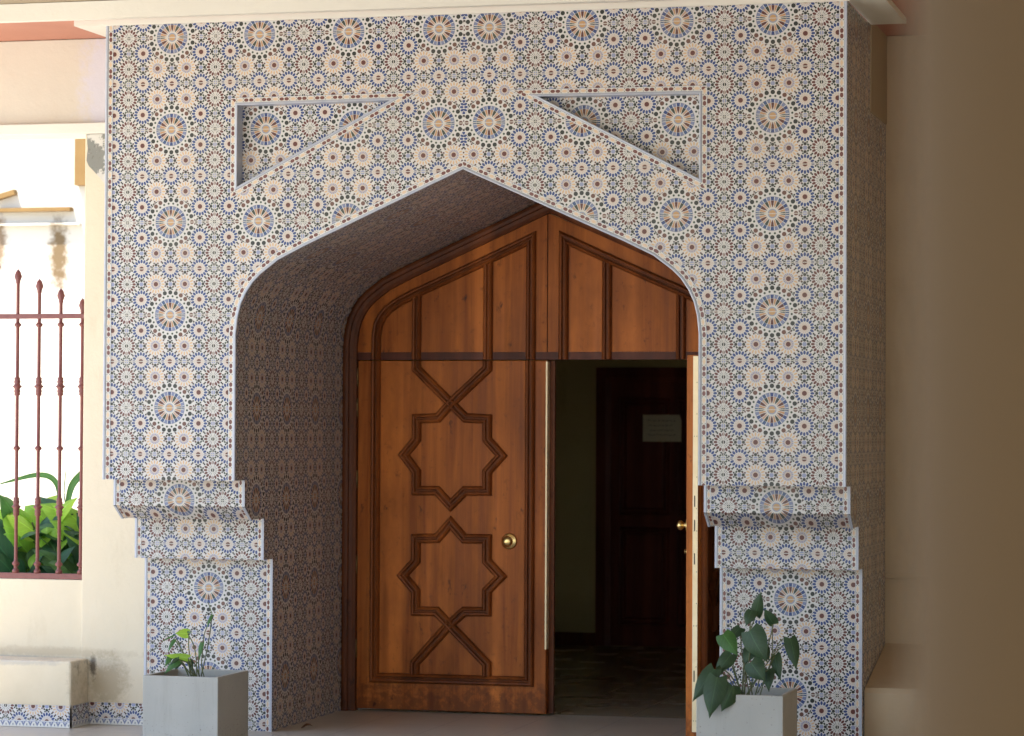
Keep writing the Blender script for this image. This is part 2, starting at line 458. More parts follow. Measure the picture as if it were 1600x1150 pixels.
# niches
for sgn in (-1, 1):
    T = [(x*(-sgn), z) for x, z in TRI]
    niche = MB(); d = .075; off = -.012 if sgn < 0 else .006
    niche.face([(x, d, z) for x, z in T], [(tuv(x, z)[0]+off/P, tuv(x, z)[1]) for x, z in T])
    nb = niche.build('niche_panel', 'zellige', portal)
    rv = MB()
    for i in range(3):
        a, b = T[i], T[(i+1) % 3]
        rv.face([(a[0], .001, a[1]), (b[0], .001, b[1]), (b[0], d, b[1]), (a[0], d, a[1])])
    rv.build('niche_reveal', 'edge_trim', nb)
    c3 = lambda x, z, h: (x, -h, z)
    # polygon orientation differs between the two niches, so pick the outer side by sign
    area = sum(T[i][0]*T[(i+1) % 3][1]-T[(i+1) % 3][0]*T[i][1] for i in range(3))
    so = -1 if area > 0 else 1
    o = MB(); o.sweep(T, [(so*.012, .0), (so*.012, .006), (so*.004, .009), (0, .006), (0, -.004)], True, c3)
    o.build('niche_trim', 'edge_trim', nb)
    o = MB(); o.sweep(T, [(so*.0125, .0025), (so*.041, .0025)], True, c3, uv=.1)
    o.build('niche_border', 'border_band', nb)
# jambs and soffit (the passage through the portal)
mb = MB(); s = 0; acc = [0]
for a, b in zip(ARCH, ARCH[1:]): acc.append(acc[-1]+sqrt((a[0]-b[0])**2+(a[1]-b[1])**2))
for i in range(1, len(ARCH)-2):
    a, b = ARCH[i], ARCH[i+1]
    left = i < len(AP)-1
    va, vb = (1.40-Z0+acc[i], 1.40-Z0+acc[i+1]) if left else (1.40-Z0+acc[-1]-acc[i], 1.40-Z0+acc[-1]-acc[i+1])
    mb.face([(a[0], 0, a[1]), (b[0], 0, b[1]), (b[0], DY, b[1]), (a[0], DY, a[1])],
            [((0-.336)/P, va/P), ((0-.336)/P, vb/P), ((DY-.336)/P, vb/P), ((DY-.336)/P, va/P)])
mb.build('arch_soffit', 'zellige', portal)
STEP = [(0, ZS), (.155, ZS), (.155, 1.257), (.266, 1.184), (.465, 1.184), (.465, .957), (.614, .957), (.614, 0)]
def side(x, yb, ztop, extra=None):
    m = MB(); poly = [(0, ztop)]+STEP+(extra or [(yb, 0), (yb, ztop)])
    for t in geometry.tessellate_polygon([[Vector((y, z, 0)) for y, z in poly]]):
        m.face([(x, poly[i][0], poly[i][1]) for i in t], [juv(*poly[i]) for i in t])
    return m
for sx in (-1, 1):
    side(sx*1.26, DY, 2.18).build('tiled_jamb', 'zellige', portal)
side(OUT, 0, ZT, [(1.56, 0), (1.56, 3.395), (.89, 3.395), (.89, ZT)]).build('tiled_side', 'zellige', portal)
side(-OUT, .9, ZT).build('tiled_side', 'zellige', portal)
# stepped corbels and lower piers
for sx in (-1, 1):
    xa, xb = sorted((sx*1.26, sx*OUT))
    m = MB(); vv = ZS
    for (y0, z0), (y1, z1) in zip(STEP, STEP[1:]):
        lx = XL if sx < 0 else XR
        va, vb = (z0, z1) if abs(z0-z1) > 1e-6 else (z0+(y0-y1)*.0, z0-(y1-y0))
        m.face([(xa, y0, z0), (xb, y0, z0), (xb, y1, z1), (xa, y1, z1)],
               [((xa-lx)/P, (va-Z0)/P), ((xb-lx)/P, (va-Z0)/P), ((xb-lx)/P, (vb-Z0)/P), ((xa-lx)/P, (vb-Z0)/P)])
    m.build('tiled_pier', 'zellige', portal)
    # edge borders on each step
    for (y0, z0), (y1, z1) in ((STEP[1], STEP[2]), (STEP[2], STEP[3]), (STEP[4], STEP[5]), (STEP[6], STEP[7])):
        nrm = Vector((0, -(z0-z1), -(y1-y0))).normalized()
        for xe, inw in ((xa, 1), (xb, -1)):
            def q(x, t, h): return (x, y0+(y1-y0)*t+nrm.y*h, z0+(z1-z0)*t+nrm.z*h)
            L = sqrt((y1-y0)**2+(z1-z0)**2)
            b = MB(); b.face([q(xe+inw*.012, 0, .002), q(xe+inw*.036, 0, .002), q(xe+inw*.036, 1, .002), q(xe+inw*.012, 1, .002)],
                             [(z0/.1, 0), (z0/.1, 1), ((z0-L)/.1, 1), ((z0-L)/.1, 0)])
            b.build('border_band', 'border_band', portal)
            b = MB(); w = xe+inw*.0118
            xo = xe-inw*.001
            for A, Bq in (((xo, .0), (xo, .005)), ((xo, .005), (w, .006)), ((w, .006), (w, 0))):
                b.face([q(A[0], 0, A[1]), q(Bq[0], 0, Bq[1]), q(Bq[0], 1, Bq[1]), q(A[0], 1, A[1])])
            b.build('corner_trim', 'edge_trim', portal)
c3 = lambda x, z, h: (x, -h, z)
path = ARCH
b = MB(); b.sweep(path, [(-.001, -.005), (-.001, .006), (.004, .009), (.012, .006), (.012, 0)], False, c3); b.build('corner_trim', 'edge_trim', portal)
b = MB(); b.sweep(path, [(.0125, .0025), (.041, .0025)], False, c3, uv=.1); b.build('border_band', 'border_band', portal)
for sx in (-1, 1):
    pth = [(sx*OUT, ZS), (sx*OUT, ZT)]; k = -1 if sx < 0 else 1
    b = MB(); b.sweep(pth, [(-.001*k, -.005), (-.001*k, .006), (.004*k, .008), (.012*k, .006), (.012*k, 0)], False, c3); b.build('corner_trim', 'edge_trim', portal)
    b = MB(); b.sweep(pth, [(.0125*k, .0025), (.041*k, .0025)], False, c3, uv=.1); b.build('border_band', 'border_band', portal)
# thin cream coping between the tiles and the canopy
m = MB(); m.box((-2.035, -.02, ZT), (2.035, .0, 3.899)); m.build('coping', 'white_plaster', portal, .003)
m = MB(); m.box((-2.21, .002, 3.868), (-2.02, .9, 3.899)); m.build('coping_return', 'white_plaster', portal)
m = MB(); m.box((2.02, .002, 3.868), (2.21, .9, 3.899)); m.build('coping_return', 'white_plaster', portal)

# ================================================================== THE DOUBLE DOOR
door = empty('double_door', (0, DY, 0), label='carved brown wooden double door under the pointed arch, left leaf shut and right leaf swung open', cat='door')
XC = -.013
PROF = [(-.029, 0), (-.029, .012), (-.024, .024), (-.017, .030), (-.009, .028), (-.003, .010), (.003, .010), (.009, .028), (.017, .030), (.024, .024), (.029, .012), (.029, 0)]
PROFN = [(a*.98, h*.95) for a, h in PROF]
def c3d(y0=0.): return lambda x, z, h: (x, y0-h, z)
# fixed arched transom: two panels with a seam
def inset(path, d):
    out = []
    Pp = [Vector(p) for p in path]
    for i in range(len(Pp)):
        d1 = (Pp[i]-Pp[i-1]).normalized() if i else (Pp[1]-Pp[0]).normalized()
        d2 = (Pp[i+1]-Pp[i]).normalized() if i < len(Pp)-1 else d1
        mt = (Vector((-d1.y, d1.x))+Vector((-d2.y, d2.x))).normalized(); k = 1/mt.dot(Vector((-d1.y, d1.x)))
        q = Pp[i]-mt*k*d; out.append((q.x, q.y))
    return out
DARCH = [(-1.258, 0)]+[(x, z-.004) for x, z in ARCH[1:-1]]+[(1.258, 0)]
fr = MB(); fr.sweep(DARCH, [(0, 0), (0, .05), (-.018, .055), (-.036, .052), (-.040, .040), (-.060, .036), (-.078, .026), (-.080, -.03)], False, c3d())
fr.build('door_frame', 'dark_wood', door)
INA = inset(DARCH, .07)
for sgn in (-1, 1):
    pts = [(XC+sgn*.003, 2.138)]+[(x, z) for x, z in INA if (x < -.02 if sgn < 0 else x > .02) and z > 2.14]
    top = 2.955
    if sgn < 0: poly = [(XC-.003, 2.138), (-1.19, 2.138)]+[(x, z) for x, z in INA if x < -.05 and z > 2.15]+[(XC-.003, top)]
    else: poly = [(1.19, 2.138), (XC+.003, 2.138), (XC+.003, top)]+[(x, z) for x, z in INA if x > .05 and z > 2.15]
    m = MB()
    for t in geometry.tessellate_polygon([[Vector((x, z, 0)) for x, z in poly]]): m.face([(poly[i][0], 0, poly[i][1]) for i in t])
    for t in geometry.tessellate_polygon([[Vector((x, z, 0)) for x, z in poly]]): m.face([(poly[i][0], .05, poly[i][1]) for i in t])
    for i in range(len(poly)):
        a, b2 = poly[i], poly[(i+1) % len(poly)]
        m.face([(a[0], 0, a[1]), (b2[0], 0, b2[1]), (b2[0], .05, b2[1]), (a[0], .05, a[1])])
    tp = m.build('transom_panel', 'door_wood', door)
    def mx(x): return x if sgn < 0 else 2*XC-x
    fm = [(-1.065, 2.094), (-1.064, 2.235), (-1.052, 2.305), (-1.028, 2.352), (-.990, 2.395), (-.924, 2.440), (-.810, 2.494), (-.607, 2.583), (-.361, 2.692), (-.112, 2.806), (-.112, 2.094)]
    m = MB(); m.sweep([(mx(x), z) for x, z in fm], PROF, False, c3d()); m.build('moulding', 'moulding_wood', tp)
    for x, z in ((-.814, 2.478), (-.373, 2.668)):
        m = MB(); m.sweep([(mx(x), z), (mx(x), 2.094)], PROFN, False, c3d(.001)); m.build('moulding', 'moulding_wood', tp)
m = MB(); m.box((-1.185, -.004, 2.093), (1.185, .06, 2.137)); m.build('transom_rail', 'rail_wood', door)
m = MB(); m.box((XC-.0028, .02, 2.14), (XC+.0028, .049, 2.95)); m.build('seam', 'screw_dark', door)
# leaves (local: x from the hinge along the leaf, y 0 = outside face)
LW, LT, LH = 1.165, .065, 2.088
def leaf(hx, sgn, rot, strip0):
    def lx(x): return (x+1.178) if sgn > 0 else -(x+1.178)      # x given as on the left leaf in the photo
    m = MB(); xa, xb = sorted((lx(-1.178), lx(-1.178+LW))); m.box((xa, 0, .012), (xb, LT, LH)); e = m.build('door_leaf', 'door_wood', door, .004); e.location = (hx, 0, 0); e.rotation_euler = (0, 0, rot)
    c = c3d()
    def mould(pts, drift=0., prof=PROF, y=0.):
        mm = MB(); mm.sweep([(lx(x), z) for x, z in pts], prof, False, c3d(y), drift); mm.build('moulding', 'moulding_wood', e)
    mould([(-1.065, 2.087), (-1.065, .2), (-.114, .2), (-.114, 2.087)])
    s1 = [(-.814, 2.087), (-.814, 2.04), (-.599, 1.834), (-.509, 1.748), (-.375, 1.742), (-.375, 1.621), (-.287, 1.526), (-.375, 1.429), (-.375, 1.317), (-.511, 1.316),
          (-.598, 1.230), (-.681, 1.315), (-.81, 1.315), (-.81, 1.428), (-.888, 1.526), (-.81, 1.62), (-.81, 1.742), (-.678, 1.748), (-.599, 1.834), (-.375, 2.04), (-.375, 2.087)]
    mould(s1, .0015, PROFN)
    s2 = [(-.813, .225), (-.813, .292), (-.602, .523), (-.512, .603), (-.372, .605), (-.372, .727), (-.287, .815), (-.373, .903), (-.373, 1.034), (-.513, 1.034),
          (-.597, 1.126), (-.679, 1.034), (-.81, 1.030), (-.81, .898), (-.892, .81), (-.81, .72), (-.81, .60), (-.680, .60), (-.602, .523), (-.370, .298), (-.370, .225)]
    mould(s2, .0015, PROFN)
    # bright strip on the free edge, screw heads set into it
    st = MB(); xe = lx(-1.178+LW); o = .002*(1 if sgn > 0 else -1)
    xs = sorted((xe, xe+o)); st.box((xs[0], .001, strip0), (xs[1], .060 if sgn > 0 else .029, LH-.006))
    if sgn > 0: st.box((xe-.007, -.0015, strip0), (xe+.0019, .0009, LH-.006))
    zz = strip0+.06; k = 0
    while zz < LH-.05:
        for yy in ((.007,) if k % 3 else (.007, .021)):
            st.lathe((xe+o, yy, zz), (1 if sgn > 0 else -1, 0, 0), [(.0024, .0002), (.0024, .0008)], 8, 1)
        zz += .12+.05*((k*7) % 3); k += 1
    for zc in ((1.30, 1.17, .99, .36) if sgn < 0 else ()):
        xs2 = sorted((xe+o*1.1, xe+o*1.5)); st.box((xs2[0], .015, zc-.03), (xs2[1], .021, zc+.03), 1)
    st.build('edge_strip', ['brass_plate', 'screw_dark'], e)
    return e, lx
el, lx = leaf(-1.178, 1, 0, .39)
def knob(parent, x, y, z, ay, r=.026, name='knob', ln=.055):
    m = MB(); m.lathe((x, y, z), (0, ay, 0), [(.0, 0), (.046, 0), (.048, .003), (.041, .008), (.022, .010), (.013, .014), (.012, .026), (.018, .031), (r, .040), (r*1.04, .048), (r*.85, .058), (r*.4, .063), (0, .064)], 22)
    return m.build(name, 'brass', parent)
knob(el, lx(-.238), 0, 1.022, -1, .031)
er, lxr = leaf(1.178, -1, radians(87), .06)
knob(er, -(LW-.055), LT, 1.168, 1, .026)
m = MB(); m.lathe((-(LW-.055), LT, 1.027), (0, 1, 0), [(0, 0), (.022, 0), (.022, .008), (.014, .012), (.012, .022), (.006, .024), (0, .024)], 16); m.build('lock_barrel', 'brass', er)
m = MB(); m.lathe((-(LW-.12), 0, 1.022), (0, -1, 0), [(0, 0), (.02, 0), (.02, .006), (.0, .008)], 16); m.build('lock_barrel', 'brass', er)
for z in (1.99, 1.81, 1.38, .87, .37):
    for e, x in ((el, -.004), (er, .004)):
        m = MB(); m.tube([(x, -.007, z-.055), (x, -.007, z+.055)], .0085, 10); m.build('hinge', 'tarnished_brass', e)
# meeting stile behind the shut leaf
m = MB(); m.box((XC+.002, .066, .012), (XC+.03, .10, 2.088)); m.box((XC-.06, .066, .012), (XC-.0, .09, 2.088)); m.build('meeting_stile', 'dark_wood', door)

# ================================================================== HALL BEHIND THE DOORS
hall = empty('entrance_hall', (0, 0, 0)); hall['kind'] = 'structure'
HB = 7.3
m = MB()
m.face([(-2.2, HB, -.04), (2.6, HB, -.04), (2.6, HB, 2.9), (-2.2, HB, 2.9)])
m.face([(-2.2, 2.0, 0), (-2.2, HB, 0), (-2.2, HB, 2.9), (-2.2, 2.0, 2.9)])
m.face([(2.6, 2.0, 0), (2.6, HB, 0), (2.6, HB, 2.9), (2.6, 2.0, 2.9)])
m.face([(-2.2, 2.0, 2.9), (2.6, 2.0, 2.9), (2.6, HB, 2.9), (-2.2, HB, 2.9)])
for a, b2 in (((-2.2, 0), (-1.262, 3.05)), ((1.262, 0), (2.6, 3.05)), ((-1.262, 2.6), (1.262, 3.05))):
    m.face([(a[0], 1.999, a[1]), (b2[0], 1.999, a[1]), (b2[0], 1.999, b2[1]), (a[0], 1.999, b2[1])])
m.build('hall_wall', 'olive_plaster', hall)
m = MB(); m.box((-2.4, HB+.01, -.06), (2.8, HB+.2, 3.2)); m.box((-2.4, 2.0, 2.95), (2.8, HB, 3.2)); m.box((-2.45, 2.0, -.06), (-2.25, HB+.2, 3.2)); m.box((2.65, 2.0, -.06), (2.85, HB+.2, 3.2)); m.build('outer_wall', 'white_plaster', hall)
m = MB(); m.box((-2.2, HB-.015, 0), (-.96, HB-.001, .10)); m.build('baseboard', 'dark_wood', hall)
idr = empty('inner_door', (0, HB, 0), label='dark reddish brown panelled door at the far end of the unlit hall', cat='door')
m = MB(); m.box((-.84, -.03, .005), (.16, -.002, 2.05)); m.build('panel', 'inner_door_wood', idr)
m = MB(); m.sweep([(-.90, 0.004), (-.90, 2.11), (.22, 2.11), (.22, .004)], [(-.06, 0), (-.06, .04), (-.02, .05), (.055, .045), (.055, 0)], False, c3d(-.002)); m.build('door_frame', 'inner_door_wood', idr)
for x0, x1 in ((-.74, -.40), (-.28, .06)):
    for z0, z1 in ((.2, .9), (1.05, 1.9)):
        m = MB(); m.sweep([(x0, z0), (x0, z1), (x1, z1), (x1, z0)], PROFN, True, c3d(-.03)); m.build('moulding', 'inner_door_wood', idr)
nt = empty('paper_notice', (-.428, HB-.062, 1.695), label='small cream paper notice with handwriting taped to the dark inner door', cat='notice')
m = MB(); w, h = .152, .104
pp = [(-w, 0, -h), (w, 0, -h), (w, 0, h*.55), (w*.9, 0, h), (-w, 0, h)]
m.face(pp); m.face([(x, .002, z) for x, y, z in pp]); m.build('sheet', 'paper', nt)
rnd = random.Random(3)
for row in range(4):
    x = .105-.02*row % .03; zz = .055-.036*row
    while x > -.09:
        L = rnd.uniform(.012, .035); pts = []
        for k in range(6): pts.append((x-L*k/5, -.0012, zz+rnd.uniform(-.006, .008)))
        m = MB(); m.tube(pts, .0016, 5); m.build('written_word', 'ink', nt); x -= L+rnd.uniform(.006, .012)

# ================================================================== WALLS AND CANOPY
WY = .69
wl_ = empty('plastered_wall', (-2.6, WY, 0), label='cream plastered wall left of the tiled portal with a low bench and a barred window', cat='wall')
def wbox(name, a, c, mat='cream_plaster', bevel=.006):
    m = MB(); lo = Vector((-2.6, WY, 0)); m.box(Vector(a)-lo, Vector(c)-lo); return m.build(name, mat, wl_, bevel)
wbox('pier', (-2.435, WY, 0), (-2.022, WY+.24, 3.35))
wbox('sill_wall', (-4.6, WY+.03, 0), (-2.436, WY+.25, .812))
wbox('pier', (-6.4, WY, 0), (-4.601, WY+.24, 3.35))
wbox('upper_wall', (-6.4, WY+.0, 3.415), (-2.022, WY+.24, 3.898), 'upper_plaster')
wbox('lintel_ledge', (-6.4, WY-.05, 3.352), (-2.022, WY+.24, 3.413), 'white_plaster')
bn = wbox('bench', (-4.8, .44, .105), (-2.386, WY-.002, .372), bevel=.012)
# skirting tiles under the bench and the pier
def skirt(pts):
    for (x0, y0), (x1, y1), nx in pts:
        L = sqrt((x1-x0)**2+(y1-y0)**2); dx, dy = (x1-x0)/L, (y1-y0)/L
        ox, oy = dy*.012, -dx*.012
        def q(t, z, o=1.): return (x0+(x1-x0)*t+ox*o+2.6, y0+(y1-y0)*t+oy*o-WY, z)
        m = MB(); m.face([q(0, .038), q(1, .038), q(1, .125), q(0, .125)], [((x0+y0)/P+.17, .506), ((x0+y0)/P+.17+L/P, .506), ((x0+y0)/P+.17+L/P, .68), ((x0+y0)/P+.17, .68)])
        m.face([q(0, .125), q(1, .125), q(1, .125, 0), q(0, .125, 0)]); m.build('skirting_tile', 'zellige', wl_)
        m = MB(); m.face([q(0, .002, 1.1), q(1, .002, 1.1), q(1, .034, 1.1), q(0, .034, 1.1)], [((x0+y0)/.042, 0), ((x0+y0)/.042+L/.042, 0), ((x0+y0)/.042+L/.042, 1), ((x0+y0)/.042, 1)])
        m.face([q(0, .034, 1.1), q(1, .034, 1.1), q(1, .038, 1), q(0, .038, 1)]); m.build('skirting_frieze', 'triangle_frieze', wl_)
skirt([((-4.8, .44), (-2.386, .44), 0), ((-2.386, .428), (-2.386, WY), 0), ((-2.386, WY), (-2.025, WY), 0)])
# patch where the paint came off
rnd = random.Random(5)
pt = [(-2.425, 3.350), (-2.024, 3.350), (-2.024, 3.03), (-2.25, 3.0), (-2.30, 3.05), (-2.34, 3.10), (-2.375, 3.135), (-2.41, 3.17), (-2.425, 3.20), (-2.418, 3.27)]
m = MB(); lo = Vector((-2.6, WY, 0))
m.face([Vector((x, WY-.0015, z))-lo for x, z in pt]); m.build('peeled_patch', 'peeled_plaster', wl_)

# right wall
wr = empty('ochre_wall', (3.5, 1.56, 0), label='shaded brown plastered wall to the right of the tiled portal', cat='wall')
lo = Vector((3.5, 1.56, 0))
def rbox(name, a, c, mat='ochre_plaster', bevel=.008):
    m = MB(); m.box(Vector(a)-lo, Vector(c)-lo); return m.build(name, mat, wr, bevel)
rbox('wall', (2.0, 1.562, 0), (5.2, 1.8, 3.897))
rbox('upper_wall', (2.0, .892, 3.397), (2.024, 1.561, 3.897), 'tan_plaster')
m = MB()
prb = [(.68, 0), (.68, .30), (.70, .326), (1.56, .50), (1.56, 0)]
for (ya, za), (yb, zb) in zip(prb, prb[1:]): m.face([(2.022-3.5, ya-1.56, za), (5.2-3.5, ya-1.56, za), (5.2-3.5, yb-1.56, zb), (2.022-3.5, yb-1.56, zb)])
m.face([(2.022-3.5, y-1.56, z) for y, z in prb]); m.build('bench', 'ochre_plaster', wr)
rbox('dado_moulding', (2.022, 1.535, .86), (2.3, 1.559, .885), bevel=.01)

# porch
porch = empty('porch', (0, 0, 3.9)); tag(porch, label='flat porch canopy with white fascia and pink soffit above the portal', cat='canopy')
def pbox(name, a, c, mat):
    m = MB(); lo = Vector((0, 0, 3.9)); m.box(Vector(a)-lo, Vector(c)-lo); return m.build(name, mat, porch)
pbox('soffit', (-4.2, -.058, 3.9), (5.2, .929, 3.93), 'pink_plaster')
pbox('fascia', (-4.2, -.115, 3.888), (5.2, -.06, 3.982), 'white_plaster')
pbox('ceiling', (-4.2, -7.5, 3.985), (.6, .93, 4.15), 'tan_plaster')
pbox('ceiling', (.601, -16, 3.985), (5.2, .93, 4.15), 'tan_plaster')
pbox('soffit', (-2.0, .93, 3.9), (5.2, 1.95, 3.934), 'pink_plaster')
pbox('roof_slab', (-2.02, .931, 3.935), (5.2, 2.0, 4.148), 'tan_plaster')
side_w = empty('unseen_side_wall', (5.3, -9, 0)); tag(side_w, label='unseen ochre wall limiting the light on the right side of the porch', cat='wall')  # unseen wall blocking light from the right, shortened to let some onto the jamb
m = MB(); m.box((-.1, 1.5, 0), (.14, 10.8, 3.98)); m.build('wall', 'buff_plaster', side_w)

blocker = empty('sky_blocker', (6, -23, 0)); tag(blocker, label='tall unseen buff wall added behind the viewer to block low sky light', cat='wall')  # added out of view to dim the right half of the portal
m = MB(); m.box((-6.5, -.3, -.06), (-2.5, 0, 4.5)); m.build('wall', 'buff_plaster', blocker)
cx_ = onplane(1425, 575, -12.4)
pil = empty('round_column', (cx_.x+.235, -12.4, 0)); tag(pil, label='blurred brown round porch column filling the right edge of the view close to the viewer', cat='column')
m = MB(); m.lathe((0, 0, 0), (0, 0, 1), [(.0, 0), (.27, 0), (.27, .12), (.24, .14)] + [(.235, .16+.35*k) for k in range(11)] + [(.26, 3.82), (.28, 3.86), (.28, 3.98), (0, 3.98)], 48); m.build('shaft', 'brown_plaster', pil)
# ground and floors
g = MB(); g.face([(-200, -200, -.06), (200, -200, -.06), (200, 200, -.06), (-200, 200, -.06)]); tag(g.build('ground', 'paving'), kind='structure')
g = MB(); g.box((-6.4, -16.5, -.055), (5.3, 2.0, 0)); tag(g.build('porch_floor', 'porch_tiles'), kind='structure')
g = MB(); g.box((-2.25, 2.002, -.05), (2.65, HB+.05, -.001)); tag(g.build('hall_floor', 'hall_tiles'), kind='structure')

# ================================================================== WINDOW GRILLE
gr = empty('iron_grille', (-3.2, .74, .81), label='dark red iron window grille with spear tips and collars', cat='window grille')
go = Vector((-3.2, .74, .81))
def gz(x): return 2.422-(x+2.463)*.422-((x+2.463)**2)*.0
for nm, z0, z1 in (('rail', 2.303, 2.331), ('rail', .813, .846)):
    m = MB(); m.box(Vector((-4.59, .725, z0))-go, Vector((-2.437, .755, z1))-go); m.build(nm, 'fence_paint', gr, .003)
for k in range(8):
    x = -2.463-.1335*k; zt = gz(x) if k < 8 else 0
    b = MB()
    prof = [(0, .846), (.014, .846), (.014, .862), (.008, .868), (.008, .885), (.015, .893), (.015, .902), (.008, .912), (.0072, .93)]
    def collar(z, big):
        if not big: return [(.0072, z-.014), (.013, z-.006), (.015, z), (.013, z+.006), (.0072, z+.014)]
        return [(.0072, z-.055), (.013, z-.048), (.011, z-.036), (.014, z-.028), (.011, z-.018), (.013, z-.01), (.020, z-.001), (.013, z+.008), (.011, z+.016), (.014, z+.026), (.011, z+.036), (.013, z+.046), (.0072, z+.054)]
    prof += collar(1.225, True)+collar(1.56, False)+collar(1.915, True)+collar(2.268, False)
    prof += [(.0072, 2.3), (.0072, zt-.085), (.010, zt-.08), (.009, zt-.072), (.016, zt-.045), (.010, zt-.018), (0, zt)]
    b.lathe(Vector((x, .74, 0))-go, (0, 0, 1), [(r*1.45, z) for r, z in prof], 10)
    b.build('bar', 'fence_paint', gr)

# ================================================================== PLANTS
def leafmesh(m, base, tip, width, nrm, sag=.15, cup=.25, n=7, mi=0, shape='heart'):
    base = Vector(base); tip = Vector(tip); d = tip-base; L = d.length; d = d/L
    nrm = Vector(nrm); nrm = (nrm-d*nrm.dot(d)).normalized(); sd_ = d.cross(nrm)
    rows = []
    for i in range(n+1):
        t = i/n
        if shape == 'heart': w = (sin(pi*min(1, t*.86+.14)**.75))**.8*(1-t**6)
        else: w = sin(pi*(t*.92+.08))**.7*(1-t**8)
        w *= width/2; bend = nrm*(sin(pi*t)*sag*L)
        row = []
        for k in range(-2, 3):
            q = k/2
            back = -d*(abs(q)*.10*L*(1-t)) if shape == 'heart' else Vector((0, 0, 0))
            row.append((base+d*(L*t)+bend+sd_*(w*q)-nrm*(abs(q)**1.5*cup*w)+back+nrm*(sin(t*9+k*2)*.012*width), (t, (q+1)/2)))
        rows.append(row)
    for a, b in zip(rows, rows[1:]):
        for k in range(4):
            qd = [a[k], a[k+1], b[k+1], b[k]]
            m.face([p for p, _ in qd], [u for _, u in qd], mi, True)
def curve(pts, n=10):
    pts = [Vector(p) for p in pts]; out = []
    if len(pts) == 2: return pts
    P2 = [2*pts[0]-pts[1]]+pts+[2*pts[-1]-pts[-2]]
    for i in range(1, len(P2)-2):
        a, b, c, d = P2[i-1:i+3]
        for k in range(n):
            t = k/n; out.append(.5*((2*b)+(c-a)*t+(2*a-5*b+4*c-d)*t*t+(3*b-a-3*c+d)*t**3))
    out.append(pts[-1]); return out
def planter(name, x0, x1, y0, y1, h, label):
    e = empty(name, ((x0+x1)/2, (y0+y1)/2, 0), label=label, cat='planter', group='square grey planters')
    w, d = (x1-x0)/2, (y1-y0)/2; t = .021
    m = MB()
    o = [(-w, -d), (w, -d), (w, d), (-w, d)]; i_ = [(-w+t, -d+t), (w-t, -d+t), (w-t, d-t), (-w+t, d-t)]
    for k in range(4):
        a, b = o[k], o[(k+1) % 4]; c, f = i_[k], i_[(k+1) % 4]
        m.face([(*a, 0), (*b, 0), (*b, h), (*a, h)]); m.face([(*a, h), (*b, h), (*f, h), (*c, h)]); m.face([(*c, h), (*f, h), (*f, h-.06), (*c, h-.06)])
    m.face([(*q, 0) for q in o]); m.face([(*q, h-.06) for q in i_])
    m.build('box', 'planter_grey', e, .004)
    m = MB(); G = 8; rn = random.Random(int(x0*100)); hh = [[h-.045+rn.uniform(-.006, .008) for _ in range(G+1)] for _ in range(G+1)]
    for a in range(G):
        for b in range(G):
            def q(i, j): return (-(w-t-.001)+2*(w-t-.001)*i/G, -(d-t-.001)+2*(d-t-.001)*j/G, hh[i][j])
            m.face([q(a, b), q(a+1, b), q(a+1, b+1), q(a, b+1)])
    m.build('soil_surface', 'soil', e)
    return e
planter('square_planter', -1.552, -1.138, -.56, -.10, .40, 'pale grey square planter with sparse green leaves left of the doorway')
planter('square_planter', 1.386, 1.812, -.69, -.25, .40, 'grey square planter in the shade by the open door leaf, right of the doorway')
def potted(name, label, yc, cx, leaves, stems, off, sc, root, hsoil, rs):
    rn = random.Random(rs)
    e = empty(name, (cx, yc, hsoil), label=label, cat='plant'); lo = Vector((cx, yc, hsoil))
    def q(x, y, dy=0.): return onplane(off[0]+x/sc, off[1]+y/sc, yc+dy)-lo
    mats = ['leaf_dark', 'leaf_mid', 'leaf_bright']
    f = MB(); st = MB(); ppm = 300.
    for L in leaves:
        bx, by, tx, ty, w, dy, mi = L[:7]; sag = L[7] if len(L) > 7 else .1
        b = q(bx, by, dy); t = q(tx, ty, dy-.03)
        leafmesh(f, b, t, w/sc/ppm, Vector((rn.uniform(-.35, .35), -1, rn.uniform(.0, .5))), sag, .3, 8, mi)
        rx, ry = root[0]+rn.uniform(-1, 1)*root[2], root[1]
        r0 = q(rx, ry, rn.uniform(-.05, .05)); r0.z = -.03
        mid = r0.lerp(b, .55)+Vector((rn.uniform(-.02, .02), 0, .035))
        st.tube(curve([r0, mid, b], 6), [.0032]*12+[.0018], 6)
    for s_ in stems:
        st.tube(curve([q(*p) for p in s_], 6), .0028, 6)
    f.build('foliage', mats, e); st.build('stem', 'stem_green', e)
    return e
potted('potted_plant', 'sparse light green plant with one tall wispy shoot in the left planter', -.36, -1.33,
       [(400, 350, 292, 348, 78, 0, 2, .05), (290, 395, 236, 500, 36, .02, 1), (398, 540, 203, 518, 60, -.05, 2, -.12), (262, 520, 214, 612, 48, -.03, 1),
        (325, 552, 208, 668, 66, -.08, 1), (503, 420, 485, 560, 46, 0, 1), (412, 560, 432, 655, 46, 0, 0), (582, 205, 540, 315, 26, 0, 1), (290, 362, 178, 420, 13, 0, 1), (310, 545, 250, 600, 40, -.1, 0),
        (385, 335, 425, 345, 18, 0, 1), (330, 575, 290, 640, 45, -.04, 0)],
       [[(520, 690), (500, 600), (508, 480), (522, 350), (578, 215), (572, 170), (551, 105)]], (215, 920), 5., (470, 690, 45), .345, 4)
